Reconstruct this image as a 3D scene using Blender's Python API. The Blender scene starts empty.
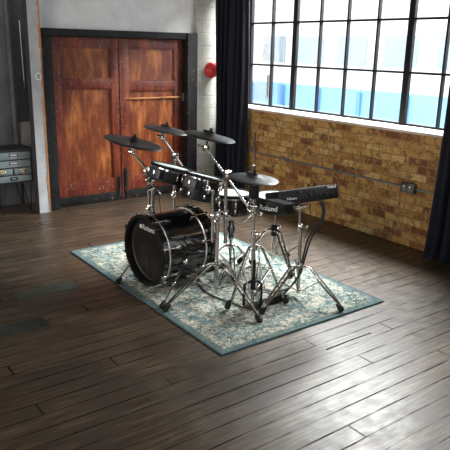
import bpy, bmesh, math, random
from mathutils import Vector, Matrix
random.seed(7)
sc = bpy.context.scene
COL = sc.collection
R = math.radians

# ---------------------------------------------------------------- camera
_p, _y, _r = R(16.19), R(36.53), R(1.245)
fw = Vector((math.sin(_y)*math.cos(_p), math.cos(_y)*math.cos(_p), -math.sin(_p)))
rt = Vector((math.cos(_y), -math.sin(_y), 0)); up = rt.cross(fw)
RR = rt*math.cos(_r) + up*math.sin(_r); UU = up*math.cos(_r) - rt*math.sin(_r)
cd = bpy.data.cameras.new('camera'); cam = bpy.data.objects.new('camera', cd); COL.objects.link(cam)
cd.sensor_width = 36; cd.lens = 36*610/450; cd.clip_start = .05; cd.clip_end = 200
m3 = Matrix((RR, UU, -fw)).transposed()
cam.matrix_world = Matrix.Translation((0, 0, 1.9)) @ m3.to_4x4()
sc.camera = cam

# ---------------------------------------------------------------- world, lights, exposure
W = bpy.data.worlds.new('world'); sc.world = W; W.use_nodes = True
bg = W.node_tree.nodes['Background']; bg.inputs[0].default_value = (.86, .93, 1, 1); bg.inputs[1].default_value = 3.6

def area(name, loc, target, sx, sy, power, color):
    l = bpy.data.lights.new(name, 'AREA'); l.shape = 'RECTANGLE'; l.size = sx; l.size_y = sy
    l.energy = power; l.color = color
    o = bpy.data.objects.new(name, l); COL.objects.link(o); o.location = loc
    o.rotation_euler = (Vector(target)-Vector(loc)).to_track_quat('-Z', 'Y').to_euler()
    return o
area('daylight_right', (6.9, 4.3, 4.3), (3.7, 3.9, 0.0), 5.6, 1.2, 4700, (1, .98, .96))       # sky over the yard, through the steel windows
area('fill_left', (-3.85, 4.2, 2.3), (4.2, 5.3, .7), 2.4, 2.4, 160, (1, .84, .64))       # added warm fill for the brick, from invented left-wall windows
area('fill_rear', (0.6, -2.85, 2.2), (3.5, 5.0, .6), 3.6, 1.8, 30, (1, .9, .78))         # weak fill added over the whole room, from an invented rear window
sc.view_settings.view_transform = 'Standard'; sc.view_settings.look = 'None'
sc.view_settings.gamma = 1; sc.view_settings.use_curve_mapping = False
sc.view_settings.exposure = 0.0

# ---------------------------------------------------------------- node helpers
class NT:
    def __init__(s, name):
        s.m = bpy.data.materials.new(name); s.m.use_nodes = True
        s.t = s.m.node_tree; s.n = s.t.nodes; s.b = s.n['Principled BSDF']
    def N(s, typ, **kw):
        n = s.n.new(typ)
        for k, v in kw.items():
            if k.startswith('_'): setattr(n, k[1:], v)
        return n
    def L(s, a, b): s.t.links.new(a, b)
    def setin(s, sock, v):
        if hasattr(v, 'links') or isinstance(v, bpy.types.NodeSocket): s.L(v, sock)
        else: sock.default_value = v
    def co(s, scale=(1, 1, 1), rot=(0, 0, 0), loc=(0, 0, 0)):
        tc = s.N('ShaderNodeTexCoord'); mp = s.N('ShaderNodeMapping')
        mp.inputs['Scale'].default_value = scale; mp.inputs['Rotation'].default_value = rot; mp.inputs['Location'].default_value = loc
        s.L(tc.outputs['Object'], mp.inputs[0]); return mp.outputs[0]
    def noise(s, vec, scale, detail=4, rough=.55, dist=0):
        n = s.N('ShaderNodeTexNoise'); s.L(vec, n.inputs['Vector'])
        n.inputs['Scale'].default_value = scale; n.inputs['Detail'].default_value = detail
        n.inputs['Roughness'].default_value = rough; n.inputs['Distortion'].default_value = dist
        return n.outputs['Fac']
    def ramp(s, fac, stops, interp='LINEAR'):
        n = s.N('ShaderNodeValToRGB'); n.color_ramp.interpolation = interp
        e = n.color_ramp.elements
        while len(e) < len(stops): e.new(.5)
        for i, (p, c) in enumerate(stops):
            e[i].position = p; e[i].color = (c, c, c, 1) if isinstance(c, (int, float)) else (*c, 1)
        s.L(fac, n.inputs[0]); return n.outputs[0]
    def mix(s, f, a, b, mode='MIX'):
        n = s.N('ShaderNodeMix'); n.data_type = 'RGBA'; n.blend_type = mode
        s.setin(n.inputs[0], f)
        for i, v in ((6, a), (7, b)):
            if isinstance(v, tuple): v = (*v, 1) if len(v) == 3 else v
            s.setin(n.inputs[i], v)
        return n.outputs[2]
    def math(s, op, a, b=0.0, c=0.0):
        n = s.N('ShaderNodeMath'); n.operation = op
        s.setin(n.inputs[0], a); s.setin(n.inputs[1], b); s.setin(n.inputs[2], c)
        return n.outputs[0]
    def bump(s, h, strength=.3, dist=.01):
        n = s.N('ShaderNodeBump'); n.inputs['Strength'].default_value = strength; n.inputs['Distance'].default_value = dist
        s.L(h, n.inputs['Height']); s.L(n.outputs[0], s.b.inputs['Normal'])
    def set(s, **kw):
        names = dict(base='Base Color', rough='Roughness', metal='Metallic', spec='Specular IOR Level', coat='Coat Weight', coatr='Coat Roughness', alpha='Alpha')
        for k, v in kw.items():
            if isinstance(v, tuple) and len(v) == 3: v = (*v, 1)
            s.setin(s.b.inputs[names[k]], v)
        return s.m

def simple(name, base, rough=.5, metal=0.0, var=.12, scale=14, coat=0.0, spec=.5, bump=0):
    t = NT(name); v = t.co(); n = t.noise(v, scale)
    lo = tuple(c*(1-var) for c in base); hi = tuple(min(1, c*(1+var)) for c in base)
    t.set(base=t.ramp(n, [(.3, lo), (.7, hi)]), rough=t.math('MULTIPLY_ADD', n, .12, rough-.06), metal=metal, coat=coat, spec=spec)
    if bump: t.bump(n, bump, .004)
    return t.m

M = {}
M['chrome'] = simple('chrome', (.62, .59, .56), .12, 1.0, .05, 30)
M['dark_steel'] = simple('dark_steel', (.14, .15, .16), .35, 1.0, .15, 20)
M['gloss_black'] = simple('gloss_black', (.006, .006, .007), .09, 0, .1, 4, coat=.6)
M['satin_black'] = simple('satin_black', (.006, .006, .007), .38, 0, .2, 25, spec=.35)
M['rubber'] = simple('rubber', (.006, .006, .007), .6, 0, .2, 40, spec=.3)
M['pod'] = simple('pod_plastic', (.022, .025, .040), .42, 0, .1, 30, spec=.4)
M['head_white'] = simple('mesh_head_white', (.50, .53, .54), .55, 0, .03, 60)
M['head_black'] = simple('head_black', (.028, .024, .022), .45, 0, .12, 20)
M['print_white'] = simple('print_white', (.8, .8, .8), .5, 0, .02)
M['silver_ring'] = simple('silver_ring', (.75, .75, .76), .3, .6, .05)
M['red_trim'] = simple('red_trim', (.25, .04, .03), .3, 0, .1)
M['cable'] = simple('cable', (.01, .01, .011), .5, 0, .1)

def cymbal_mat(name, rough, spec):
    t = NT(name); tc = t.N('ShaderNodeTexCoord'); sp = t.N('ShaderNodeSeparateXYZ'); t.L(tc.outputs['Object'], sp.inputs[0])
    r2 = t.math('ADD', t.math('MULTIPLY', sp.outputs[0], sp.outputs[0]), t.math('MULTIPLY', sp.outputs[1], sp.outputs[1]))
    r = t.math('SQRT', r2); w = t.math('SINE', t.math('MULTIPLY', r, 900.0))
    t.set(base=(.02, .021, .023), rough=rough, spec=spec); return t.m
M['cymbal'] = cymbal_mat('cymbal_rubber', .36, .55); M['hihat'] = cymbal_mat('hi_hat_rubber', .42, 1.0)

def wood_mat(name, lo, mid, hi, wear=(.55, .3, .14), seed=0, wearamt=.62, dark=(.03, .012, .008)):
    t = NT(name); v = t.co((9, 9, .9), loc=(seed, seed*2, seed)); v2 = t.co((1, 1, 1), loc=(seed, 3, 0))
    g = t.noise(v, 2.6, 7, .65, .6); bl = t.noise(t.co((1.2, 1, .55), loc=(seed, 3, 0)), 4.2, 5, .6, .25)
    mx = t.math('ADD', t.math('MULTIPLY', g, .42), t.math('MULTIPLY', bl, .66))
    c = t.ramp(mx, [(.38, lo), (.54, mid), (.70, hi)])
    s1 = t.noise(v2, 38, 5, .7); c = t.mix(t.ramp(s1, [(wearamt, 0.0), (wearamt+.07, .75)]), c, wear)
    s2 = t.noise(v2, 17, 6, .7, .8); c = t.mix(t.ramp(s2, [(.62, 0.0), (.72, .8)]), c, dark)
    t.set(base=c, rough=.42, spec=.4); t.bump(g, .25, .006); return t.m
M['door_panel'] = wood_mat('door_panel_wood', (.085, .014, .005), (.17, .040, .012), (.44, .15, .042), seed=1, wearamt=.64)
M['door_stile'] = wood_mat('door_stile_wood', (.05, .009, .005), (.14, .024, .012), (.27, .062, .024), wear=(.5, .28, .15), seed=4, wearamt=.60)
M['door_strip'] = wood_mat('door_strip_wood', (.3, .11, .03), (.5, .2, .07), (.6, .3, .12), seed=6)
M['black_paint'] = simple('flaking_black_paint', (.006, .006, .007), .5, 0, .5, 24, bump=.3)

def worn_black():
    t = NT('worn_black_frame'); v = t.co()
    n = t.noise(v, 22, 6, .75); n2 = t.noise(v, 6, 4)
    c = t.ramp(n2, [(.35, (.004, .0045, .005)), (.7, (.013, .014, .016))])
    c = t.mix(t.ramp(n, [(.62, 0.0), (.66, .9)]), c, (.36, .14, .05))
    t.set(base=c, rough=.55, spec=.3); t.bump(n, .4, .01); return t.m
M['worn_black'] = worn_black()

def plaster(name, a, b, chip=(.08, .06, .05), chipat=.7, s=1.0):
    t = NT(name); v = t.co()
    n = t.noise(v, 5*s, 6, .6); n2 = t.noise(v, 26*s, 6, .75); n3 = t.noise(v, 60, 3)
    c = t.ramp(n, [(.3, a), (.7, b)]); c = t.mix(t.ramp(n2, [(chipat, 0.0), (chipat+.03, 1.0)]), c, chip)
    t.set(base=c, rough=.75, spec=.25); t.bump(t.math('ADD', n2, t.math('MULTIPLY', n3, .4)), .5, .012); return t.m
M['white_plaster'] = plaster('white_painted_plaster', (.36, .37, .39), (.52, .53, .56), (.05, .045, .04), .66)
M['grey_plaster'] = plaster('grey_painted_block', (.34, .335, .30), (.47, .46, .42), (.12, .11, .1), .68)
M['old_plaster'] = plaster('old_pink_plaster', (.22, .2, .19), (.34, .31, .3), (.05, .05, .05), .66)
M['upper_wall'] = plaster('whitewashed_wall', (.66, .66, .66), (.8, .8, .8))
M['ceiling'] = plaster('ceiling_paint', (.10, .10, .10), (.16, .155, .15))
M['dark_wall'] = plaster('dark_painted_brick', (.06, .05, .045), (.12, .10, .085))
M['sill'] = plaster('sill_paint', (.50, .42, .35), (.72, .66, .60), (.4, .32, .26), .72)

def painted_block():
    t = NT('grey_painted_blockwork'); tc = t.N('ShaderNodeTexCoord'); sp = t.N('ShaderNodeSeparateXYZ'); t.L(tc.outputs['Object'], sp.inputs[0])
    cb = t.N('ShaderNodeCombineXYZ'); t.L(t.math('ADD', sp.outputs[0], sp.outputs[1]), cb.inputs[0]); t.L(sp.outputs[2], cb.inputs[1])
    br = t.N('ShaderNodeTexBrick'); t.L(cb.outputs[0], br.inputs['Vector']); br.inputs['Scale'].default_value = 1
    br.inputs['Brick Width'].default_value = .44; br.inputs['Row Height'].default_value = .16; br.inputs['Mortar Size'].default_value = .006
    br.inputs['Mortar Smooth'].default_value = .6
    v = t.co(); n = t.noise(v, 7, 6, .65); n2 = t.noise(v, 34, 5, .75)
    c = t.ramp(n, [(.3, (.30, .295, .265)), (.72, (.46, .45, .41))])
    c = t.mix(t.math('MULTIPLY', br.outputs['Fac'], .35), c, (.2, .19, .17))
    c = t.mix(t.ramp(n2, [(.68, 0.0), (.72, .8)]), c, (.12, .11, .1))
    t.set(base=c, rough=.7, spec=.25)
    t.bump(t.math('SUBTRACT', t.math('MULTIPLY', n2, .5), br.outputs['Fac']), .5, .012); return t.m
M['block'] = painted_block()

def brick_mat():
    t = NT('yellow_stock_brick'); tc = t.N('ShaderNodeTexCoord'); sp = t.N('ShaderNodeSeparateXYZ'); t.L(tc.outputs['Object'], sp.inputs[0])
    v = t.co(); wob = t.noise(v, 9, 3)
    cb = t.N('ShaderNodeCombineXYZ')
    t.L(t.math('ADD', t.math('ADD', sp.outputs[1], sp.outputs[0]), t.math('MULTIPLY', wob, .03)), cb.inputs[0])
    t.L(t.math('ADD', sp.outputs[2], t.math('MULTIPLY', wob, .02)), cb.inputs[1])
    br = t.N('ShaderNodeTexBrick'); t.L(cb.outputs[0], br.inputs['Vector']); br.inputs['Scale'].default_value = 1
    br.inputs['Brick Width'].default_value = .225; br.inputs['Row Height'].default_value = .076
    br.inputs['Mortar Size'].default_value = .007; br.inputs['Mortar Smooth'].default_value = .4
    br.inputs['Color1'].default_value = (0, 0, 0, 1); br.inputs['Color2'].default_value = (1, 1, 1, 1); br.inputs['Mortar'].default_value = (.5, .5, .5, 1)
    br.inputs['Bias'].default_value = 0
    tone = br.outputs['Color']
    c = t.ramp(tone, [(.0, (.20, .07, .035)), (.2, (.34, .16, .058)), (.42, (.48, .27, .090)), (.75, (.54, .32, .105)), (1, (.64, .43, .18))])
    n1 = t.noise(v, 12, 6, .75, .9)
    c = t.mix(t.ramp(n1, [(.40, .8), (.50, 0.0)]), c, (.11, .06, .03))
    n2 = t.noise(v, 17, 6, .75, .6)
    c = t.mix(t.ramp(n2, [(.54, 0.0), (.64, .8)]), c, (.66, .44, .18))
    n3 = t.noise(v, 2.4, 4, .6)
    c = t.mix(t.ramp(n3, [(.56, 0.0), (.68, .45)]), c, (.22, .085, .035))
    n4 = t.noise(v, 33, 5, .8)
    c = t.mix(t.ramp(n4, [(.60, 0.0), (.64, .9)]), c, (.05, .035, .025))
    c = t.mix(t.math('MULTIPLY', br.outputs['Fac'], .65), c, (.30, .21, .11))
    t.set(base=c, rough=.8, spec=.2)
    t.bump(t.math('SUBTRACT', t.math('MULTIPLY', n1, .9), t.math('MULTIPLY', br.outputs['Fac'], .6)), .9, .018); return t.m
M['brick'] = brick_mat()

BW = .124                                                            # floorboard width
def floor_mat():
    t = NT('old_floorboards'); tc = t.N('ShaderNodeTexCoord'); sp = t.N('ShaderNodeSeparateXYZ'); t.L(tc.outputs['Object'], sp.inputs[0])
    v = t.co(); wob = t.noise(v, 1.1, 2)
    yy = t.math('ADD', t.math('DIVIDE', sp.outputs[1], BW), t.math('MULTIPLY', wob, .12))
    row = t.math('FLOOR', yy); fr = t.math('FRACT', yy)
    edge = t.math('MINIMUM', fr, t.math('SUBTRACT', 1.0, fr))
    wn0 = t.N('ShaderNodeTexWhiteNoise'); wn0.noise_dimensions = '1D'; t.L(row, wn0.inputs['W'])
    xx = t.math('ADD', t.math('DIVIDE', sp.outputs[0], 3.4), t.math('MULTIPLY', wn0.outputs['Value'], 7.0))
    cell = t.math('FLOOR', xx); fx = t.math('FRACT', xx); ex = t.math('MULTIPLY', t.math('MINIMUM', fx, t.math('SUBTRACT', 1.0, fx)), 2.1)
    cb = t.N('ShaderNodeCombineXYZ'); t.L(row, cb.inputs[0]); t.L(cell, cb.inputs[1])
    wn = t.N('ShaderNodeTexWhiteNoise'); wn.noise_dimensions = '2D'; t.L(cb.outputs[0], wn.inputs['Vector'])
    cg = t.N('ShaderNodeCombineXYZ')
    t.L(t.math('ADD', sp.outputs[0], t.math('MULTIPLY', wn.outputs['Value'], 31.0)), cg.inputs[0])
    t.L(t.math('MULTIPLY', sp.outputs[1], 14.0), cg.inputs[1])
    gr = t.noise(cg.outputs[0], 3.2, 6, .6, .15)
    gaps = t.ramp(edge, [(.022, 1.0), (.05, 0.0)]); gx = t.ramp(ex, [(.002, 1.0), (.006, 0.0)])
    gap = t.math('MULTIPLY', t.math('MAXIMUM', gaps, gx), t.ramp(t.noise(v, 2.3, 4, .6), [(.38, .25), (.58, 1.0)]))
    c = t.ramp(gr, [(.3, (.020, .012, .008)), (.5, (.052, .036, .023)), (.72, (.125, .090, .060))])
    c = t.mix(.75, c, t.ramp(wn.outputs['Value'], [(0, (.42, .40, .38)), (.5, (.51, .50, .48)), (1, (.60, .57, .54))]), 'OVERLAY')
    st = t.noise(v, 1.7, 5, .6); c = t.mix(t.ramp(st, [(.48, 0.0), (.64, .6)]), c, (.026, .018, .013))
    sp2 = t.noise(v, 46, 4, .75); c = t.mix(t.ramp(sp2, [(.74, 0.0), (.80, .3)]), c, (.25, .19, .13))
    c = t.mix(t.ramp(t.noise(v, 7, 7, .75, .6), [(.50, 0.0), (.62, .5)]), c, (.03, .022, .016))
    c = t.mix(gap, c, (.008, .006, .005))
    rr = t.ramp(t.noise(v, 11, 6, .7), [(.35, .30), (.7, .44)])
    t.set(base=c, rough=t.math('MAXIMUM', rr, gap), spec=t.math('MULTIPLY', t.math('SUBTRACT', 1.0, gap), .5))
    t.bump(gr, .14, .004); return t.m
M['floor'] = floor_mat()

def rug_mat():
    t = NT('faded_teal_rug'); tc = t.N('ShaderNodeTexCoord'); sp = t.N('ShaderNodeSeparateXYZ'); t.L(tc.outputs['Object'], sp.inputs[0])
    v = t.co(); X, Y = sp.outputs[0], sp.outputs[1]
    dist = t.noise(v, 4.5, 3); d2 = t.math('MULTIPLY', t.math('SUBTRACT', dist, .5), .12)
    ax = t.math('ABSOLUTE', X); ay = t.math('ABSOLUTE', Y)
    e = t.math('MINIMUM', t.math('SUBTRACT', .785, ax), t.math('SUBTRACT', 1.23, ay))        # distance from edge
    r = t.math('SQRT', t.math('ADD', t.math('MULTIPLY', X, X), t.math('MULTIPLY', t.math('MULTIPLY', Y, Y), .45)))
    rings = t.math('SINE', t.math('MULTIPLY', t.math('ADD', r, d2), 42.0))
    ang = t.math('ARCTAN2', Y, X); pet = t.math('SINE', t.math('MULTIPLY', ang, 12.0))
    med = t.math('ADD', t.math('MULTIPLY', rings, .5), t.math('MULTIPLY', pet, .25))
    vo = t.N('ShaderNodeTexVoronoi'); vo.feature = 'DISTANCE_TO_EDGE'; t.L(t.co((1, 1, 1)), vo.inputs['Vector']); vo.inputs['Scale'].default_value = 11
    lace = t.math('SUBTRACT', .8, t.math('MULTIPLY', vo.outputs['Distance'], 5.0))
    n1 = t.noise(v, 6.5, 6, .75, 1.2); n2 = t.noise(v, 30, 5, .8); n3 = t.noise(v, 2.2, 3, .6)
    pat = t.math('ADD', t.math('ADD', t.math('MULTIPLY', med, .13), t.math('MULTIPLY', lace, .13)), t.math('ADD', t.math('MULTIPLY', n1, .75), t.math('MULTIPLY', n2, .55)))
    pat = t.math('ADD', pat, t.math('MULTIPLY', t.math('SUBTRACT', n3, .5), .5))
    n4 = t.noise(v, 24, 7, .85, 1.5)
    c = t.ramp(pat, [(.52, (.56, .53, .45)), (.68, (.44, .44, .38)), (.76, (.20, .26, .245)), (.88, (.055, .10, .11))])
    c = t.mix(t.ramp(n4, [(.46, 0.0), (.51, .9)]), c, (.045, .095, .10))
    c = t.mix(t.ramp(t.noise(v, 19, 7, .85, 1.0), [(.52, 0.0), (.56, .8)]), c, (.58, .53, .44))
    bandmask = t.ramp(e, [(.0, 1.0), (.045, 1.0), (.06, 0.0)])
    c = t.mix(t.math('MULTIPLY', bandmask, .8), c, t.ramp(n2, [(.35, (.035, .075, .085)), (.7, (.14, .205, .205))]))
    b2 = t.math('MULTIPLY', t.ramp(e, [(.17, 0.0), (.185, 1.0), (.2, 1.0), (.215, 0.0)]), t.ramp(n1, [(.4, .7), (.6, .2)]))
    c = t.mix(b2, c, (.16, .29, .31))
    t.set(base=c, rough=.95, spec=.1); t.bump(t.math('ADD', n2, t.noise(v, 160, 2)), .5, .004); return t.m
M['rug'] = rug_mat()
M['rug_edge'] = simple('rug_binding', (.05, .10, .115), .9, 0, .3, 40)

def velvet():
    t = NT('navy_curtain'); v = t.co(); n = t.noise(v, 30, 3)
    t.set(base=t.ramp(n, [(.3, (.004, .005, .010)), (.7, (.008, .009, .017))]), rough=.75, spec=.3)
    t.b.inputs['Sheen Weight'].default_value = .12; t.b.inputs['Sheen Tint'].default_value = (.3, .35, .55, 1)
    return t.m
M['curtain'] = velvet()

def board_mat():
    t = NT('grey_painted_boards'); v = t.co((1, 1, .2)); n = t.noise(v, 20, 5, .7); n2 = t.noise(t.co(), 3, 4)
    c = t.ramp(n2, [(.3, (.085, .09, .10)), (.7, (.16, .165, .175))]); c = t.mix(t.ramp(n, [(.6, 0.0), (.75, .5)]), c, (.24, .24, .24))
    t.set(base=c, rough=.6); t.bump(n, .3, .004); return t.m
M['boards'] = board_mat()
M['slate'] = simple('dark_slate_paint', (.035, .036, .038), .7, 0, .3, 12)
M['board_gap'] = simple('board_gap_black', (.01, .01, .011), .8)
def drawer_mat():
    t = NT('blue_grey_drawer_steel'); v = t.co(); n = t.noise(v, 9, 6, .7); n2 = t.noise(v, 40, 4, .7)
    c = t.ramp(n, [(.3, (.16, .20, .22)), (.7, (.30, .36, .38))]); c = t.mix(t.ramp(n2, [(.62, 0.0), (.7, .8)]), c, (.06, .06, .06))
    t.set(base=c, rough=.45, metal=.35); return t.m
M['drawer'] = drawer_mat()
M['cabinet'] = simple('dark_cabinet_metal', (.028, .03, .032), .45, .3, .3, 18)
M['brass'] = simple('worn_brass', (.55, .45, .3), .3, 1.0, .15)
M['conduit'] = simple('galvanised_conduit', (.27, .29, .32), .4, .7, .2, 30)
M['steel_frame'] = simple('black_window_steel', (.006, .006, .008), .6, 0, .4, 20, spec=.2)
M['red_paint'] = simple('red_alarm_paint', (.55, .02, .02), .3, 0, .1)
M['green_plate'] = plaster('green_painted_plate', (.022, .030, .022), (.05, .062, .042), (.02, .018, .012), .6, 2)
M['dark_plate'] = plaster('dark_metal_plate', (.014, .018, .016), (.03, .036, .034), (.06, .07, .065), .66, 2)
M['hoarding'] = simple('blue_hoarding_paint', (.22, .44, .74), .6, 0, .06, 3)
M['hoarding_post'] = simple('blue_post_paint', (.12, .28, .60), .6, 0, .06, 3)
M['facade'] = simple('pale_facade_render', (.85, .80, .74), .8, 0, .05, 2)
M['facade_glass'] = simple('pale_facade_windows', (.42, .46, .50), .3, 0, .08, 2)
M['yard'] = simple('yard_concrete', (.5, .5, .5), .9, 0, .1, 2)

def glass():
    t = NT('window_glass'); n = t.n; out = n['Material Output']
    tr = n.new('ShaderNodeBsdfTransparent'); tr.inputs[0].default_value = (.96, .98, .98, 1)
    gl = n.new('ShaderNodeBsdfGlossy'); gl.inputs['Roughness'].default_value = .03
    lw = n.new('ShaderNodeLayerWeight'); lw.inputs[0].default_value = .25
    mx = n.new('ShaderNodeMixShader'); t.L(t.math('MULTIPLY', lw.outputs['Fresnel'], .5), mx.inputs[0]); t.L(tr.outputs[0], mx.inputs[1]); t.L(gl.outputs[0], mx.inputs[2])
    t.L(mx.outputs[0], out.inputs['Surface']); return t.m
M['glass'] = glass()

# ---------------------------------------------------------------- mesh helpers
def frame_from_axis(a, ref=Vector((0, 0, 1))):
    a = Vector(a).normalized()
    if abs(a.dot(ref)) > .98: ref = Vector((1, 0, 0))
    x = ref.cross(a).normalized(); y = a.cross(x)
    return Matrix((x, y, a)).transposed()

class MB:
    def __init__(s): s.bm = bmesh.new()
    def _add(s, vs, fs):
        v = [s.bm.verts.new(p) for p in vs]
        for f in fs:
            try: s.bm.faces.new([v[i] for i in f])
            except ValueError: pass
        return s
    def box(s, c, size, rot=None, bev=0.0, seg=2):
        b = bmesh.new(); bmesh.ops.create_cube(b, size=1)
        for v in b.verts: v.co = Vector((v.co.x*size[0], v.co.y*size[1], v.co.z*size[2]))
        if bev: bmesh.ops.bevel(b, geom=list(b.edges), offset=bev, segments=seg, affect='EDGES', profile=.6)
        m = rot if rot is not None else Matrix.Identity(3)
        vs = [Vector(c) + m @ v.co for v in b.verts]; b.verts.index_update()
        fs = [[v.index for v in f.verts] for f in b.faces]; b.free()
        return s._add(vs, fs)
    def bb(s, lo, hi, bev=0.0):
        lo = Vector(lo); hi = Vector(hi); return s.box((lo+hi)/2, hi-lo, None, bev)
    def lathe(s, c, axis, prof, seg=40, caps=True):
        m = frame_from_axis(axis); c = Vector(c); vs = []; fs = []
        for r, h in prof:
            for k in range(seg):
                a = 2*math.pi*k/seg; vs.append(c + m @ Vector((r*math.cos(a), r*math.sin(a), h)))
        n = len(prof)
        for i in range(n-1):
            for k in range(seg):
                k2 = (k+1) % seg; fs.append([i*seg+k, i*seg+k2, (i+1)*seg+k2, (i+1)*seg+k])
        if caps:
            fs.append([k for k in range(seg)][::-1]); fs.append([(n-1)*seg+k for k in range(seg)])
        return s._add(vs, fs)
    def ring(s, c, axis, r0, r1, h0, h1, seg=48):
        return s.lathe(c, axis, [(r0, h0), (r1, h0), (r1, h1), (r0, h1), (r0, h0)], seg, caps=False)
    def cyl(s, a, b, r, r2=None, seg=14, bev=0.0):
        a = Vector(a); b = Vector(b); L = (b-a).length; r2 = r if r2 is None else r2
        pr = [(r, 0), (r2, L)] if not bev else [(r-bev, 0), (r, bev), (r2, L-bev), (r2-bev, L)]
        return s.lathe(a, b-a, pr, seg)
    def tube(s, pts, r, seg=8, flat=1.0):
        pts = [Vector(p) for p in pts]; rings = []; vs = []; fs = []; prev = None
        for i, p in enumerate(pts):
            t = (pts[min(i+1, len(pts)-1)] - pts[max(i-1, 0)]).normalized()
            if prev is None: m = frame_from_axis(t); x, y = m.col[0].copy(), m.col[1].copy()
            else: x = (prev - t*prev.dot(t)).normalized(); y = t.cross(x)
            prev = x; rr = r[i] if isinstance(r, (list, tuple)) else r
            for k in range(seg):
                a = 2*math.pi*k/seg; vs.append(p + x*(rr*math.cos(a)) + y*(rr*flat*math.sin(a)))
        n = len(pts)
        for i in range(n-1):
            for k in range(seg):
                k2 = (k+1) % seg; fs.append([i*seg+k, i*seg+k2, (i+1)*seg+k2, (i+1)*seg+k])
        fs.append(list(range(seg))[::-1]); fs.append([(n-1)*seg+k for k in range(seg)])
        return s._add(vs, fs)
    def sphere(s, c, r, sc_=(1, 1, 1)):
        b = bmesh.new(); bmesh.ops.create_uvsphere(b, u_segments=14, v_segments=9, radius=r)
        b.verts.index_update(); vs = [Vector(c)+Vector((v.co.x*sc_[0], v.co.y*sc_[1], v.co.z*sc_[2])) for v in b.verts]
        fs = [[v.index for v in f.verts] for f in b.faces]; b.free(); return s._add(vs, fs)
    def build(s, name, mat, parent=None, loc=None, smooth=38, rot=None):
        """verts are given in world space; they are stored relative to the thing's base"""
        if parent is not None:
            root = parent
            while root.parent: root = root.parent
            base = Vector(root['_b']) if '_b' in root else root.location
        else: base = Vector(loc) if loc is not None else Vector((0, 0, 0))
        bmesh.ops.recalc_face_normals(s.bm, faces=list(s.bm.faces))
        for v in s.bm.verts: v.co -= base
        me = bpy.data.meshes.new(name); s.bm.to_mesh(me); s.bm.free()
        me.materials.append(M[mat] if isinstance(mat, str) else mat)
        if smooth:
            me.polygons.foreach_set('use_smooth', [True]*len(me.polygons)); me.set_sharp_from_angle(angle=R(smooth))
        o = bpy.data.objects.new(name, me); COL.objects.link(o)
        if parent is not None: o.parent = parent
        else: o.location = base
        return o

def thing(name, label, cat, loc, group=None):
    o = bpy.data.objects.new(name, None); COL.objects.link(o); o.location = loc; o.empty_display_size = .1
    o['label'] = label; o['category'] = cat
    if group: o['group'] = group
    return o
def tag(o, label, cat, group=None, kind=None):
    o['label'] = label; o['category'] = cat
    if group: o['group'] = group
    if kind: o['kind'] = kind
    return o
def struct(o): o['kind'] = 'structure'; return o

def text(body, size, name, mat, parent, mapfn, width=None, slant=0.0, bold=.02):
    """lettering: mapfn turns flat text coordinates (x, y, depth) into world space"""
    cu = bpy.data.curves.new(name, 'FONT'); cu.body = body; cu.size = size; cu.align_x = 'CENTER'; cu.align_y = 'CENTER'
    cu.extrude = .0008; cu.offset = bold*size*.5; cu.shear = slant; cu.resolution_u = 3
    to = bpy.data.objects.new(name, cu); COL.objects.link(to)
    bpy.context.view_layer.update()
    me = bpy.data.meshes.new_from_object(to.evaluated_get(bpy.context.evaluated_depsgraph_get()))
    bpy.data.objects.remove(to); bpy.data.curves.remove(cu)
    xs = [v.co.x for v in me.vertices]; w = max(xs)-min(xs); k = width/w if width else 1
    root = parent
    while root.parent: root = root.parent
    for v in me.vertices: v.co = Vector(mapfn(v.co.x*k, v.co.y*k, v.co.z)) - root.location
    me.materials.clear(); me.materials.append(M[mat])
    o = bpy.data.objects.new(name, me); COL.objects.link(o); o.parent = parent
    return o

def bez(p0, p1, p2, n=7):
    p0, p1, p2 = Vector(p0), Vector(p1), Vector(p2)
    return [p0*(1-t)**2 + p1*2*t*(1-t) + p2*t*t for t in [i/n for i in range(n+1)]]
def smooth_path(pts, n=6):
    P = [Vector(p) for p in pts]; out = []
    for i in range(len(P)-1):
        a = P[max(i-1, 0)]; b = P[i]; c = P[i+1]; d = P[min(i+2, len(P)-1)]
        for k in range(n):
            t = k/n; out.append(.5*((2*b)+(c-a)*t+(2*a-5*b+4*c-d)*t*t+(3*b-a-3*c+d)*t**3))
    out.append(P[-1]); return out

# ================================================================ THE ROOM
XR, YD = 5.02, 6.95
CZ = 3.7
struct(MB().bb((-4.2, -3.2, -.1), (XR+.4, 7.7, 0)).build('floor', 'floor', smooth=0))
struct(MB().bb((-4.2, -3.2, CZ), (XR+.6, 7.7, CZ+.1)).build('ceiling', 'ceiling', smooth=0))
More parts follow.
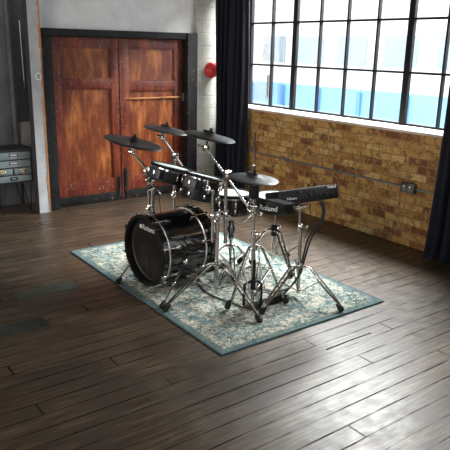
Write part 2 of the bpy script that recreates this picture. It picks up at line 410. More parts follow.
# brick wall with the long steel window
WZ0, WZ1 = 1.13, 2.85
w = MB()
w.bb((XR, -3.2, 0), (XR+.36, 7.1, WZ0)); w.bb((XR, -3.2, WZ1), (XR+.36, 7.1, CZ))
w.bb((XR, 6.75, WZ0), (XR+.36, 7.1, WZ1)); w.bb((XR, -3.2, WZ0), (XR+.36, -2.4, WZ1)); w.bb((XR, 1.0, WZ0), (XR+.36, 1.5, WZ1))
struct(w.build('wall_right', 'brick', smooth=0))
for nm, (a, b) in (('trim_1', (1.5, 6.75)), ('trim_2', (-2.4, 1.0))):
    struct(MB().bb((XR-.012, a, WZ0), (XR+.34, b, WZ0+.03), .01).build(nm, 'sill'))
def window(num, y0, y1, bars, thick):
    X = XR+.32; z0, z1 = WZ0+.03, WZ1
    root = MB()
    root.bb((X-.02, y0, z0), (X+.02, y1, z0+.022)); root.bb((X-.02, y0, z1-.03), (X+.02, y1, z1))
    root.bb((X-.02, y0, z0), (X+.02, y0+.03, z1)); root.bb((X-.02, y1-.03, z0), (X+.02, y1, z1))
    for y in bars:
        t = .036 if y in thick else .011
        root.bb((X-.022, y-t, z0+.01), (X+.02, y+t, z1-.01))
    for z in (1.695, 2.22): root.bb((X-.018, y0, z-.011), (X+.018, y1, z+.011))
    o = struct(root.build('window_%d' % num, 'steel_frame', smooth=0))
    ys = [y0]+sorted(bars)+[y1]
    g = MB()
    for a, b in zip(ys[:-1], ys[1:]): g.bb((X+.004, a+.008, z0+.01), (X+.007, b-.008, z1-.01))
    gp = g.build('pane', 'glass', None, smooth=0); gp.parent = o
    return o
w1 = window(1, 1.5, 6.75, [6.69, 6.26, 5.83, 5.40, 4.97, 4.54, 4.11, 3.68, 3.25, 2.82, 2.39, 1.96], [5.83, 4.11, 2.39])
window(2, -2.4, 1.0, [.57, .14, -.29, -.72, -1.15, -1.58, -2.01], [-.72])
st = MB().box((XR+.285, 6.28, 1.42), (.012, .035, .3)).cyl((XR+.28, 6.28, 1.3), (XR+.25, 6.28, 1.3), .01).build('casement_stay', 'conduit'); st.parent = w1

# door wall: gray pillar right of the doors, white pillar left, wall above
struct(MB().bb((4.54, 6.82, 0), (XR, 7.2, CZ)).build('wall_back', 'block', smooth=0))
struct(MB().bb((2.35, 6.8, 0), (2.478, 6.92, CZ)).build('trim_3', 'white_plaster', smooth=0))
struct(MB().bb((2.478, 6.9, 2.07), (4.54, 7.2, CZ)).build('wall_front', 'upper_wall', smooth=0))
# worn edge of the white pillar where old orange paint shows
e = MB()
zz = 0.0
while zz < 3.2:
    h = random.uniform(.03, .1); ww = random.uniform(.004, .022)
    e.bb((2.478-ww, 6.792, zz), (2.481, 6.80, zz+h)); zz += h*.9
struct(e.build('trim_4', 'door_strip', smooth=0))
struct(MB().bb((2.481, 7.0, 0), (4.54, 7.2, 2.07)).build('trim_12', 'board_gap', smooth=0))  # unseen backing added behind the doors to stop light leaking under them
struct(MB().bb((2.481, 6.90, 0), (4.54, 7.0, .006)).build('trim_13', 'worn_black', smooth=0))
# frames of the double door
struct(MB().bb((2.481, 6.84, 0), (2.62, 7.0, 2.07), .006).build('trim_5', 'worn_black'))
struct(MB().bb((4.39, 6.80, 0), (4.54, 7.0, 2.07), .006).build('trim_6', 'worn_black'))
struct(MB().bb((2.481, 6.83, 1.99), (4.54, 7.0, 2.07), .006).build('trim_7', 'worn_black'))
def door(num, x0, x1, zmid):
    y0 = 6.93; sw = .115
    b = MB()
    b.bb((x0, y0, .005), (x0+sw, y0+.045, 1.985), .004); b.bb((x1-sw, y0, .005), (x1, y0+.045, 1.985), .004)
    for a, c in ((.09, .29), (zmid, zmid+.115), (1.87, 1.985)): b.bb((x0+sw, y0+.001, a), (x1-sw, y0+.044, c), .003)
    o = struct(b.build('door_%d' % num, 'door_stile'))
    for a, c, nm in ((.29, zmid, 'lower_panel'), (zmid+.115, 1.87, 'upper_panel')):
        p = MB(); p.bb((x0+sw-.004, y0+.026, a-.003), (x1-sw+.004, y0+.036, c+.003))
        q = p.build(nm, 'door_panel', smooth=0); q.parent = o
        fr = MB()
        for lo, hi in (((x0+sw, y0+.012, a), (x0+sw+.012, y0+.028, c)), ((x1-sw-.012, y0+.012, a), (x1-sw, y0+.028, c)),
                       ((x0+sw, y0+.012, a), (x1-sw, y0+.028, a+.010)), ((x0+sw, y0+.012, c-.010), (x1-sw, y0+.028, c))): fr.bb(lo, hi)
        r = fr.build('panel_moulding', 'door_stile', smooth=0); r.parent = o
    k = MB().bb((x0+.02, y0-.008, .008), (x1-.01, y0, .115), .003).build('kick_plate', 'worn_black'); k.parent = o
    return o
d1 = door(1, 2.625, 3.487, 1.40)
d2 = door(2, 3.495, 4.385, 1.36)
def bolt(o, x, z0, z1):
    b = MB().bb((x-.022, 6.912, z0), (x+.022, 6.93, z1), .003).cyl((x, 6.90, z0-.06), (x, 6.90, z1+.02), .008)
    b.cyl((x, 6.90, z1-.03), (x, 6.87, z1-.03), .008).bb((x-.018, 6.895, z0+.02), (x+.018, 6.915, z0+.05))
    q = b.build('door_bolt', 'dark_steel'); q.parent = o
bolt(d1, 3.445, .12, .30); bolt(d2, 3.54, .16, .40)
q = MB().bb((3.52, 6.915, 1.262), (4.36, 6.93, 1.28), .002).build('lath_strip', 'door_strip'); q.parent = d2
q = MB().bb((4.36, 6.905, 1.22), (4.40, 6.93, 1.32), .002).cyl((4.385, 6.9, 1.22), (4.385, 6.9, 1.32), .008).build('hinge', 'dark_steel'); q.parent = d2
for x in (3.50,):
    q = MB().bb((3.478, 6.918, .02), (3.499, 6.93, 1.985), .003).build('meeting_strip', 'door_stile'); q.parent = d1

# alcove to the left: grey boarded wall
b = MB()
x = -4.1
while x < 2.34:
    b.bb((x, 7.36, 0.0), (x+.148, 7.39, 2.6), .004); x += .152
b.bb((-4.2, 7.39, 0), (2.6, 7.45, CZ))
struct(b.build('wall_left', 'boards'))
struct(MB().bb((2.325, 7.33, 0), (2.35, 7.365, 2.4)).bb((2.35, 7.34, 1.0), (2.60, 7.362, 2.4)).bb((2.05, 7.35, 0), (2.07, 7.365, 2.4)).build('trim_8', 'slate', smooth=0))
struct(MB().bb((2.35, 7.345, 0), (2.60, 7.362, 1.01)).build('trim_9', 'old_plaster', smooth=0))
struct(MB().bb((2.343, 6.806, 0), (2.351, 6.92, 2.6)).build('trim_10', 'slate', smooth=0))
# far sides of the room, behind and left of the camera
w = MB(); w.bb((-4.2, -3.2, 0), (-4.0, 7.6, .9)); w.bb((-4.2, -3.2, 2.9), (-4.0, 7.6, CZ))
for a, c in ((-3.2, -1.5), (.8, 2.4), (6.0, 7.6)): w.bb((-4.2, a, .9), (-4.0, c, 2.9))
struct(w.build('wall_west', 'dark_wall', smooth=0))
w = MB(); w.bb((-4.2, -3.2, 0), (XR+.36, -3.0, 1.1)); w.bb((-4.2, -3.2, 3.1), (XR+.36, -3.0, CZ))
for a, c in ((-4.2, -1.6), (2.8, XR+.36)): w.bb((a, -3.2, 1.1), (c, -3.0, 3.1))
struct(w.build('wall_south', 'dark_wall', smooth=0))

# ---------------------------------------------------------------- outside the window
yard = MB().bb((XR+.5, -12, -3.3), (40, 45, -3.2)).build('yard', 'yard', smooth=0); struct(yard)
hd = thing('hoarding', 'blue painted hoarding with darker posts seen outside through the steel windows', 'fence', (12.0, 8, -3.2))
MB().bb((12.0, -6, -3.2), (12.06, 30, .96)).build('hoarding_panel', 'hoarding', hd, smooth=0)
for i in range(24):
    y = -5.4+i*1.45
    MB().bb((11.93, y, -3.2), (12.0, y+.12, .90)).build('post', 'hoarding_post', hd, smooth=0)
bd = thing('pale_building', 'pale rendered building with a window row far behind the blue hoarding', 'building', (24, 20, -3.2))
MB().bb((24, -10, -3.2), (26, 60, 7)).build('facade', 'facade', bd, smooth=0)
for i in range(18):
    y = -6+i*3.0
    f = MB().bb((23.93, y, 1.2), (24.0, y+1.9, 2.6)).build('window', 'facade_glass', bd, smooth=0)

# ---------------------------------------------------------------- floor inlays and crack
def plate(name, label, lo, hi, mat):
    p = MB().bb((lo[0], lo[1], .0), (hi[0], hi[1], .003), .001).build(name, mat, loc=((lo[0]+hi[0])/2, (lo[1]+hi[1])/2, 0))
    tag(p, label, 'floor plate')
plate('floor_plate', 'green painted plate let into the floorboards, nearer the rug corner', (1.33, 4.41), (1.82, 4.585), 'green_plate')
plate('floor_plate', 'blackish metal plate in the floorboards at the left edge of the photo', (.92, 3.87), (1.355, 4.04), 'dark_plate')
c = MB().tube([(2.72, 2.518, .001), (2.95, 2.524, .001), (3.157, 2.52, .001)], .006, 6, .5).build('trim_11', 'board_gap'); struct(c)

# ---------------------------------------------------------------- curtains
def curtain(label, pts, z0, z1, amp, waves, flare=0.0, edge=(0, 0)):
    me = MB(); N = 150; K = 16
    P = [Vector(p) for p in pts]
    def at(u):
        s = u*(len(P)-1); i = min(int(s), len(P)-2); return P[i].lerp(P[i+1], s-i)
    vs = []; fs = []
    for k in range(K+1):
        v = k/K; z = z0+(z1-z0)*v
        for i in range(N+1):
            u = i/N; p = at(u); t = (at(min(1, u+.01))-at(max(0, u-.01))).normalized(); nrm = Vector((t.y, -t.x))
            ph = u*waves*2*math.pi; a = amp*(1.15-.3*v)
            d = a*math.sin(ph+.5*math.sin(ph*.37+2)+.25*math.sin(v*3+u*9)) + a*.35*math.sin(ph*2.3+v*1.7)
            q = p + nrm*d + t*(flare*(1-v)*(u-.5)) + t*(.02*math.sin(v*5+u*6))
            vs.append(Vector((q.x, q.y, z)))
    W_ = N+1
    for k in range(K):
        for i in range(N): fs.append([k*W_+i, k*W_+i+1, (k+1)*W_+i+1, (k+1)*W_+i])
    me._add(vs, fs)
    o = me.build('curtain', 'curtain', loc=(pts[0][0], pts[0][1], z0), smooth=80)
    so = o.modifiers.new('thickness', 'SOLIDIFY'); so.thickness = .006
    return tag(o, label, 'curtain')
curtain('long navy curtain hanging in the corner between grey pillar and brick wall', [(4.80, 6.73), (4.88, 6.55), (4.92, 6.24)], .02, 2.95, .028, 6)
curtain('long navy curtain hanging at the right edge in front of the brick wall', [(4.86, 3.20), (4.86, 2.30)], .012, 2.95, .045, 8, .22)
for lab, a, b_ in (('black curtain rail above the navy curtain in the corner', (4.6, 6.75, 2.97), (4.93, 6.0, 2.97)), ('black curtain rail above the navy curtain at the right edge', (4.86, 3.4, 2.97), (4.86, 2.2, 2.97))):
    r_ = MB().cyl(a, b_, .014); 
    for e_ in (a, b_): r_.cyl(e_, (XR+.004, e_[1], e_[2]), .008)
    tag(r_.build('curtain_rail', 'satin_black', loc=a), lab, 'rail')

# ---------------------------------------------------------------- conduit and socket
cz = .602
t_ = thing('conduit', 'galvanised metal conduit running along the brick wall', 'pipe', (XR-.02, 6.7, cz))
MB().cyl((XR-.018, 6.72, cz), (XR-.018, -1.2, cz), .011, seg=12).build('pipe', 'conduit', t_)
for y in (6.3, 5.56, 5.50, 4.62, 2.7):
    MB().cyl((XR-.018, y+.018, cz), (XR-.018, y-.018, cz), .016, seg=12).bb((XR-.008, y-.012, cz-.03), (XR, y+.012, cz+.03)).build('clip', 'conduit', t_)
t_ = thing('wall_socket', 'grey metal double socket box on the conduit against the brick wall', 'socket', (XR, 3.69, cz))
MB().bb((XR-.05, 3.61, cz-.048), (XR, 3.77, cz+.048), .005).build('box', 'dark_steel', t_)
MB().bb((XR-.056, 3.618, cz-.04), (XR-.05, 3.762, cz+.04), .002).build('face_plate', 'dark_steel', t_)
for y in (3.655, 3.725):
    MB().bb((XR-.062, y-.010, cz+.006), (XR-.055, y+.010, cz+.026), .001).build('rocker_switch', 'print_white', t_)
    MB().bb((XR-.0575, y-.017, cz-.022), (XR-.0555, y-.009, cz-.018)).bb((XR-.0575, y+.009, cz-.022), (XR-.0555, y+.017, cz-.018)).bb((XR-.0575, y-.003, cz-.012), (XR-.0555, y+.003, cz-.002)).build('socket_holes', 'print_white', t_, smooth=0)

# red alarm bell
t_ = thing('alarm_bell', 'red round alarm bell mounted high on the grey pillar', 'alarm bell', (4.745, 6.82, 1.62))
MB().lathe((4.745, 6.82, 1.615), (0, -1, 0), [(.045, 0), (.045, .03), (.03, .03)], 24).build('base', 'satin_black', t_)
MB().lathe((4.745, 6.79, 1.615), (0, -1, 0), [(.105, 0), (.105, .012), (.098, .034), (.07, .052), (.03, .06), (.0, .061)], 36).build('gong', 'red_paint', t_)
# ring on pillar and hook on cord
rg = MB(); rg.tube([(2.425+.03*math.sin(a*math.pi/12), 6.786, 1.555-.036*math.cos(a*math.pi/12)) for a in range(25)], .006).cyl((2.425, 6.80, 1.592), (2.425, 6.78, 1.592), .008)
tag(rg.build('hanging_ring', 'print_white', loc=(2.425, 6.79, 1.59)), 'white ring hanging on the white pillar beside the doors', 'ring')
t_ = thing('hook_cord', 'thin pale cord with dark hook hanging in the grey alcove', 'cord', (2.42, 7.31, 2.1))
MB().tube([(2.43, 7.31, 2.15), (2.432, 7.305, 1.8), (2.436, 7.305, 1.47)], .004).build('cord', 'silver_ring', t_)
MB().tube([(2.436, 7.305, 1.48), (2.436, 7.30, 1.42), (2.425, 7.30, 1.385), (2.40, 7.30, 1.385), (2.392, 7.30, 1.41)], .007).build('hook', 'dark_steel', t_)

# ---------------------------------------------------------------- drawer cabinet
cx1, cx0, cy, cyb = 2.352-.012, 1.42, 6.93, 7.30
cb_ = thing('drawer_cabinet', 'low blue-grey steel drawer cabinet on hairpin legs, left of white pillar', 'cabinet', ((cx0+cx1)/2, 7.1, 0))
z0, z1 = .36, .745
b = MB(); b.bb((cx0, cy, z0), (cx1, cyb, z0+.012)); b.bb((cx0-.004, cy-.006, z1-.022), (cx1+.004, cyb, z1), .003)
b.bb((cx0, cy, z0), (cx0+.014, cyb, z1)); b.bb((cx1-.014, cy, z0), (cx1, cyb, z1)); b.bb((cx0, cyb-.01, z0), (cx1, cyb, z1))
rows = [(.735-.022, .622), (.612, .525), (.515, .435), (.425, .372)]
rows = [(.630, .718), (.540, .622), (.457, .532), (.375, .449)]
for a, c in rows: b.bb((cx0, cy+.002, a-.008), (cx1, cy+.05, a))
b.build('body', 'cabinet', cb_, smooth=0)
def drawer(x0, x1, a, c, kind):
    d = MB().bb((x0+.006, cy-.008, a+.003), (x1-.006, cy+.3, c-.003), .003).build('drawer', 'drawer', cb_)
    xs = [x1-.2, ] if x1-x0 > .5 else [(x0+x1)/2]
    if x1-x0 > .5: xs.append(x0+.2)
    for x in xs:
        zc = (a+c)/2
        if kind == 'label':
            h = MB(); h.bb((x-.05, cy-.014, zc-.004), (x+.05, cy-.008, zc+.026))
            h.build('label_holder', 'cabinet', d); MB().bb((x-.04, cy-.0155, zc+.002), (x+.04, cy-.0135, zc+.020)).build('label_card', 'silver_ring', d, smooth=0)
            MB().tube([(x-.035, cy-.008, zc-.014), (x-.03, cy-.024, zc-.017), (x+.03, cy-.024, zc-.017), (x+.035, cy-.008, zc-.014)], .004).build('pull', 'silver_ring', d)
        elif kind == 'cup':
            MB().lathe((x, cy-.008, zc), (0, -1, 0), [(.036, 0), (.034, .006), (.02, .01)], 20).build('back_plate', 'brass', d)
            MB().sphere((x+.008, cy-.028, zc-.004), .019, (1, .9, .9)).build('knob', 'chrome', d)
        else:
            h = MB().bb((x-.05, cy-.014, zc-.022), (x+.03, cy-.008, zc+.022)).build('label_holder', 'cabinet', d)
            MB().bb((x-.03, cy-.0155, zc-.010), (x+.01, cy-.0135, zc+.012)).build('label_card', 'drawer', d, smooth=0)
drawer(cx0+.014, cx1-.014, *rows[0], 'label'); drawer(cx0+.014, cx1-.014, *rows[1], 'label')
xm = 2.12
drawer(xm+.004, cx1-.014, *rows[2], 'cup'); drawer(1.88, xm-.004, *rows[2], 'cup'); drawer(1.65, 1.872, *rows[2], 'cup'); drawer(cx0+.014, 1.642, *rows[2], 'cup')
drawer(cx0+.014, cx1-.014, *rows[3], 'open')
for x, y, s in ((cx0+.06, cy+.05, 1), (cx1-.06, cy+.05, -1), (cx0+.06, cyb-.05, 1), (cx1-.06, cyb-.05, -1)):
    MB().tube([(x-.05*s*-1+.0, y, z0), (x-.004-.02*s, y, .02), (x-.012*s-.012*s, y, .006), (x-.03*s, y, .02), (x-.045*s, y, z0)], .006).build('leg', 'satin_black', cb_)

# ---------------------------------------------------------------- rug
RC = Vector((2.885, 4.065, 0))
r = MB().bb((RC.x-.78, RC.y-1.225, .001), (RC.x+.78, RC.y+1.225, .011), .003).build('rug', 'rug', loc=RC)
tag(r, 'faded teal and cream oriental rug under the drum kit', 'rug')
MB().ring if False else None
b = MB()
for lo, hi in (((-.788, -1.233), (.788, -1.221)), ((-.788, 1.221), (.788, 1.233)), ((-.788, -1.233), (-.776, 1.233)), ((.776, -1.233), (.788, 1.233))):
    b.bb((RC.x+lo[0], RC.y+lo[1], .0005), (RC.x+hi[0], RC.y+hi[1], .013), .004)
b.build('binding', 'rug_edge', r)
RZ = .0125                                                            # top of the rug pile

# ================================================================ THE DRUM KIT
def foot_of(parent, top, tip, r0=.017, r1=.024):
    """chunky rubber foot at a leg's end"""
    d = (Vector(tip)-Vector(top)).normalized(); tip = Vector(tip)
    a = tip - d*.075
    m = MB().lathe(a, d, [(r0*.7, 0), (r0, .01), (r1, .045), (r1*.95, .062), (r1*.5, .072)], 12)
    for v in m.bm.verts:
        if v.co.z < RZ+.002: v.co.z = RZ+.002
    return m.build('rubber_foot', 'rubber', parent)
def leg(parent, hub, foot, low, r=.009, gap=.018, knee=.25, brace=.45):
    """double-braced stand leg: two rods bow out of the collar and meet in a rubber foot; a brace runs to the tube's lower end"""
    hub = Vector(hub); foot = Vector(foot); d = (foot-hub); d.z = 0; d.normalize(); s = Vector((-d.y, d.x, 0))*gap
    up_ = Vector((0, 0, .06)); tip = foot.copy(); tip.z = RZ+.006
    st = hub + d*.018; m = MB()
    L = (Vector((foot.x, foot.y, 0))-Vector((hub.x, hub.y, 0))).length
    k1 = hub + d*(L*min(knee, .3)*.55) + Vector((0, 0, .022))
    for q in (-1, 1):
        e_ = tip - d*.03 + Vector((0, 0, .04)) + s*q*.35
        k2 = k1.lerp(e_, .16)
        m.tube(bez(st+s*q*.8, k1+s*q, k2+s*q*.95, 6) + [k2.lerp(e_, .5)+s*q*.7, e_], r*.78, 8)
    lg = m.build('leg', 'chrome', parent)
    foot_of(lg, k1, tip)
    if low is not None:
        low = Vector(low); mid = hub.lerp(tip, brace) + Vector((0, 0, .03))
        p = MB()
        for q in (-1, 1): p.tube([low + s*q*.4, mid + s*q*.7], .0045, 6)
        p.sphere(mid, .012).build('brace', 'chrome', lg)
    return lg
def collar(parent, p, r=.024, h=.05, name='collar', mat='chrome', axis=(0, 0, 1), knob=None):
    p = Vector(p); a = Vector(axis).normalized()
    m = MB().lathe(p-a*h/2, a, [(r*.8, 0), (r, h*.12), (r, h*.88), (r*.8, h)], 16)
    o = m.build(name, mat, parent)
    if knob is not None:
        k = Vector(knob).normalized(); e_ = p + k*(r+.03)
        s = k.cross(a).normalized()
        w_ = MB().cyl(p+k*r*.7, e_, .006, seg=8).tube([e_-s*.02-k*.002, e_-s*.008+k*.006, e_+s*.008+k*.006, e_+s*.02-k*.002], .006, 6, 1.6)
        w_.build('wing_bolt', 'chrome', parent)
    return o
def toothed(parent, p, axis, r=.024, w_=.03, name='tilter'):
    a = Vector(axis).normalized(); p = Vector(p)
    return MB().lathe(p-a*w_/2, a, [(r*.7, 0), (r, .004), (r, w_*.4), (r*.8, w_*.45), (r*.8, w_*.55), (r, w_*.6), (r, w_-.004), (r*.7, w_)], 18).build(name, 'chrome', parent)

VR = Vector((.8036, -.595, 0))                                        # the direction the toms and cymbals lean to: toward the player and the hi-hat
def leaning(deg, extra=(0, 0, 0)):
    return (Vector((0, 0, 1))*math.cos(R(deg)) + VR*math.sin(R(deg)) + Vector(extra)).normalized()

def cymbal(label, c, dia, n, mat='cymbal'):
    c = Vector(c); n = Vector(n).normalized(); m = frame_from_axis(n)
    t_ = thing('cymbal_pad', label, 'cymbal', c)
    r_ = dia/2
    prof = [(.006, .017), (.020, .018), (.040, .014), (.055, .007), (.07, .004), (r_*.6, -.001), (r_*.85, -.006), (r_*.97, -.010), (r_, -.015), (r_*.985, -.019), (r_*.8, -.015), (.07, -.006), (.03, .004), (.006, .006)]
    k = MB().lathe((0, 0, 0), (0, 0, 1), prof, 64, caps=False)
    for v in k.bm.verts: v.co = Vector((v.co.x, v.co.y, v.co.z))
    o = k.build('pad', mat, None); o.parent = t_; o.rotation_euler = m.to_euler()
    # bell shield, felt and wing nut
    MB().lathe(c+n*.016, n, [(.026, 0), (.024, .014), (.012, .017)], 18).build('felt', 'rubber', t_)
    MB().lathe(c+n*.032, n, [(.006, 0), (.011, .002), (.012, .016), (.008, .022)], 12).tube([c+n*.045-m.col[0]*.02, c+n*.040, c+n*.045+m.col[0]*.02], .005, 6).build('wing_nut', 'satin_black', t_)
    b = MB().box(c+n*.018+m @ Vector((-.035, 0, 0)), (.07, .045, .018), m, .006).build('cup_shield', 'rubber', t_)
    return t_
def boom_stand(name, label, base, top, tilt_at, cym_c, cym_n, feet, collar_z, r=.014, tail=.12, tube2=None):
    base = Vector(base); top = Vector(top); tilt_at = Vector(tilt_at)
    t_ = thing(name, label, 'stand', (base.x, base.y, 0))
    zt = collar_z
    MB().cyl((base.x, base.y, .05), (base.x, base.y, (top.z+zt)/2), r, seg=16).build('lower_tube', 'chrome', t_)
    MB().cyl((base.x, base.y, (top.z+zt)/2), (top.x, top.y, top.z-.02), r*.76, seg=16).build('upper_tube', 'chrome', t_)
    collar(t_, (base.x, base.y, (top.z+zt)/2), .022, .055, knob=(-.6, -.8, 0))
    collar(t_, (base.x, base.y, zt), .024, .05, 'leg_collar')
    for f in feet: leg(t_, (base.x, base.y, zt), f, (base.x, base.y, .06))
    d = (tilt_at-top).normalized()
    MB().cyl(top-d*tail, tilt_at.lerp(top, .1), .0115, seg=10).build('boom_arm', 'chrome', t_)
    side = d.cross(Vector((0, 0, 1))).normalized()
    toothed(t_, top, side, .034, .046, 'boom_clamp'); MB().box(top-Vector((0, 0, .03)), (.036, .036, .05), None, .008).build('clamp_body', 'chrome', t_); 
    MB().cyl(top+side*.018, top+side*.05, .005).tube([top+side*.05+Vector((0, 0, -.02)), top+side*.055, top+side*.05+Vector((0, 0, .02))], .006, 6).build('wing_bolt', 'chrome', t_)
    toothed(t_, tilt_at, side, .026, .038, 'tilter'); MB().cyl(tilt_at, tilt_at+Vector((0, 0, .05)), .011, .008, 12).build('tilter_post', 'dark_steel', t_)
    MB().tube([tilt_at-side*.014+d*.005, tilt_at-side*.02-VR*.05+Vector((0, 0, .02))], .010, 6).build('tilter_handle', 'chrome', t_)
    cc = Vector(cym_c); nn = Vector(cym_n).normalized()
    MB().cyl(tilt_at, cc+nn*.012, .0045, seg=8).build('cymbal_rod', 'chrome', t_)
    return t_

# --- kick drum
KA = Vector((math.cos(R(4)), math.sin(R(4)), 0)); KF = Vector((2.245, 4.11, .324)); KR_ = .290
kd = thing('kick_drum', 'gloss black kick drum with white lettering on its dark front head', 'drum', (2.55, 4.13, 0))
KL = .51
MB().lathe(KF+KA*.012, KA, [(KR_-.014, 0), (KR_-.008, .002), (KR_-.008, KL-.024), (KR_-.014, KL-.022)], 72, caps=False).build('shell', 'gloss_black', kd, smooth=30)
for s in (0, 1):
    h0 = -.008 if s == 0 else KL-.045
    MB().lathe(KF, KA, [(KR_-.022, h0), (KR_-.002, h0-.003), (KR_+.006, h0+.006), (KR_+.006, h0+.045), (KR_-.004, h0+.05), (KR_-.022, h0+.05), (KR_-.022, h0)], 72, caps=False).build('hoop', 'gloss_black', kd, smooth=30)
for s in (.052, KL-.10):
    MB().ring(KF, KA, KR_-.012, KR_-.001, s-.005, s+.005, 72).build('inlay_ring', 'silver_ring', kd)
hd_ = MB().lathe(KF, KA, [(KR_-.020, .050), (KR_-.034, .046), (KR_-.040, .050), (.10, .050), (0.001, .050)], 72).build('front_head', 'head_black', kd)
MB().ring(KF, KA, KR_-.030, KR_-.018, .004, .048, 72).build('head_collar', 'satin_black', kd)
MB().lathe(KF, KA, [(KR_-.022, KL-.012), (.001, KL-.012)], 48).build('rear_head', 'head_black', kd)
KRt = KA.cross(Vector((0, 0, 1)))
def kmap(x, y, z): return KF + KA*(.0490) - KA*z + KRt*(x-.012) + Vector((0, 0, 1))*(y+.168)
text('Roland', .06, 'logo', 'print_white', hd_, kmap, width=.165, bold=-.01)
def kmap2(x, y, z): return KF + KA*(.0085) - KA*z + KRt*(x-.112) + Vector((0, 0, 1))*(y+.165)
MB().box(KF+KA*.0492+KRt*-.124+Vector((0, 0, .168)), (.002, .03, .03), Matrix.Rotation(R(4), 3, 'Z')).build('logo_mark', 'print_white', hd_)
for k in range(8):
    a = 2*math.pi*(k+.35)/8
    rad = KRt*math.cos(a)+Vector((0, 0, 1))*math.sin(a)
    for s, (e0, e1) in enumerate(((-.012, .13), (KL+.012, KL-.13))):
        m_ = frame_from_axis(KA, rad)
        P = KF+rad*(KR_+.010)
        cl = MB().box(P+KA*(e0+(.012 if s == 0 else -.012)), (.026, .016, .032), m_, .005).build('claw', 'chrome', kd)
        MB().cyl(P+rad*.004+KA*e0, P+rad*.004+KA*e1, .0035, seg=8).build('tension_rod', 'chrome', cl)
        MB().box(P-rad*.004+KA*e1, (.03, .022, .05), m_, .008).build('lug', 'chrome', kd)
MB().box(KF+Vector((0, 0, KR_-.004))+KA*.25, (.32, .004, .004), Matrix.Rotation(R(4), 3, 'Z')).build('top_seam', 'red_trim', kd)
def spur(p, f):
    p = Vector(p); f = Vector(f); d = (f-p).normalized(); s = d.cross(KA).normalized()*.009
    m = MB()
    m.sphere(p, .026).cyl(p-KRt*0, p.lerp(f, .5), .0085, seg=8)
    m.cyl(p+KA*.0, f-d*.04, .0055, seg=8)
    o = m.build('spur', 'chrome', kd); collar(o, p.lerp(f, .48), .013, .03, 'spur_collar', axis=d); foot_of(o, p, f); return o
spur((2.47, 3.855, .265), (2.13, 3.655, RZ+.004))
o = MB().sphere((2.36, 4.375, .22), .02).cyl((2.37, 4.40, .22), (2.115, 4.30, .06), .0065, seg=8).cyl((2.33, 4.36, .22), (2.10, 4.28, .06), .0065, seg=8).build('spur', 'chrome', kd)
foot_of(o, (2.36, 4.38, .22), (2.07, 4.28, RZ+.004))

# --- tom drums
def tom(label, c, n, r_, depth, lugs, pods, a0=0, name='tom_drum', headmat='head_white', shellmat='satin_black'):
    c = Vector(c); n = Vector(n).normalized(); m = frame_from_axis(n, Vector((1, 0, 0)))
    t_ = thing(name, label, 'drum', c-n*depth)
    MB().lathe(c-n*depth, n, [(r_*.80, 0), (r_*.93, .004), (r_*.955, .02), (r_*.955, depth-.03)], 48).build('shell', shellmat, t_, smooth=30)
    MB().ring(c, n, r_*.9, r_*.985, -.034, -.020, 48).build('hoop', 'chrome', t_)
    MB().lathe(c, n, [(r_*.90, -.016), (r_, -.018), (r_+.003, -.004), (r_-.004, .006), (r_*.93, .005), (r_*.90, -.002), (r_*.90, -.016)], 56, caps=False).build('rim', 'rubber', t_)
    MB().lathe(c, n, [(r_*.915, -.014), (r_*.915, -.004), (.002, -.003)], 48).build('mesh_head', headmat, t_)
    for k in range(lugs):
        a = a0+2*math.pi*k/lugs; rad = m @ Vector((math.cos(a), math.sin(a), 0)); mm = frame_from_axis(n, rad)
        # mm columns: x = ref x a (tangent), y = radial-ish
        tan = n.cross(rad); fr = Matrix((tan, rad, n)).transposed()
        if k in pods:
            MB().box(c+rad*(r_+.002)-n*(.036+.035), (.12, .05, .085), fr, .008).build('pod', 'pod', t_)
            MB().box(c+rad*(r_+.030)-n*(.036+.03), (.020, .016, .045), fr, .007).build('lug', 'chrome', t_)
        else:
            MB().box(c+rad*(r_*.975+.006)-n*(.075), (.020, .022, .045), fr, .007).build('lug', 'chrome', t_)
        MB().cyl(c+rad*(r_*.975+.008)-n*.02, c+rad*(r_*.975+.008)-n*.06, .004, seg=8).build('tension_rod', 'chrome', t_)
        if depth > .16:
            MB().box(c+rad*(r_*.955+.006)-n*(depth-.045), (.018, .016, .034), fr, .006).build('lower_lug', 'chrome', t_)
    return t_
tn = Vector((.245, -.04, 1)).normalized()
tom('rack tom with white mesh head, nearer the doors, above the kick drum front', (2.652, 4.345, .932), tn, .181, .135, 6, (4,), R(47))
tom('deeper black rack tom between the first rack tom and the middle cymbal stand', (2.745, 4.005, .905), (.26, -.02, 1), .163, .20, 8, (6,), R(23))
sn = tom('black snare drum with white mesh head left of the hi-hat', (3.04, 4.02, .725), (0.02, 0, 1), .172, .175, 8, (), R(20), 'snare_drum', shellmat='gloss_black')

# --- side snare with lettering
PC = Vector((3.47, 3.92, .665)); PR = .198
t_ = thing('drum_pad', 'flat black drum pad with white head and white lettering behind the hi-hat', 'drum', (PC.x, PC.y, PC.z-.11))
MB().lathe(PC-Vector((0, 0, .135)), (0, 0, 1), [(PR*.8, 0), (PR*.95, .006), (PR, .03), (PR, .115), (PR*.99, .12)], 64).build('shell', 'satin_black', t_, smooth=30)
MB().lathe(PC, (0, 0, 1), [(PR*.92, -.014), (PR+.004, -.016), (PR+.005, 0), (PR-.003, .006), (PR*.95, .006), (PR*.93, 0), (PR*.92, -.014)], 64, caps=False).build('rim', 'rubber', t_)
MB().lathe(PC, (0, 0, 1), [(PR*.94, -.012), (PR*.94, -.001), (.002, .001)], 64).build('mesh_head', 'head_white', t_)
MB().cyl(PC-Vector((0, 0, .158)), PC-Vector((0, 0, .133)), .05, seg=20).build('mount', 'satin_black', t_)
def smap(x, y, z):
    a = R(-131.5-23)+x/PR; rr = PR+.0008+z
    return PC + Vector((rr*math.cos(a), rr*math.sin(a), -.074+y))
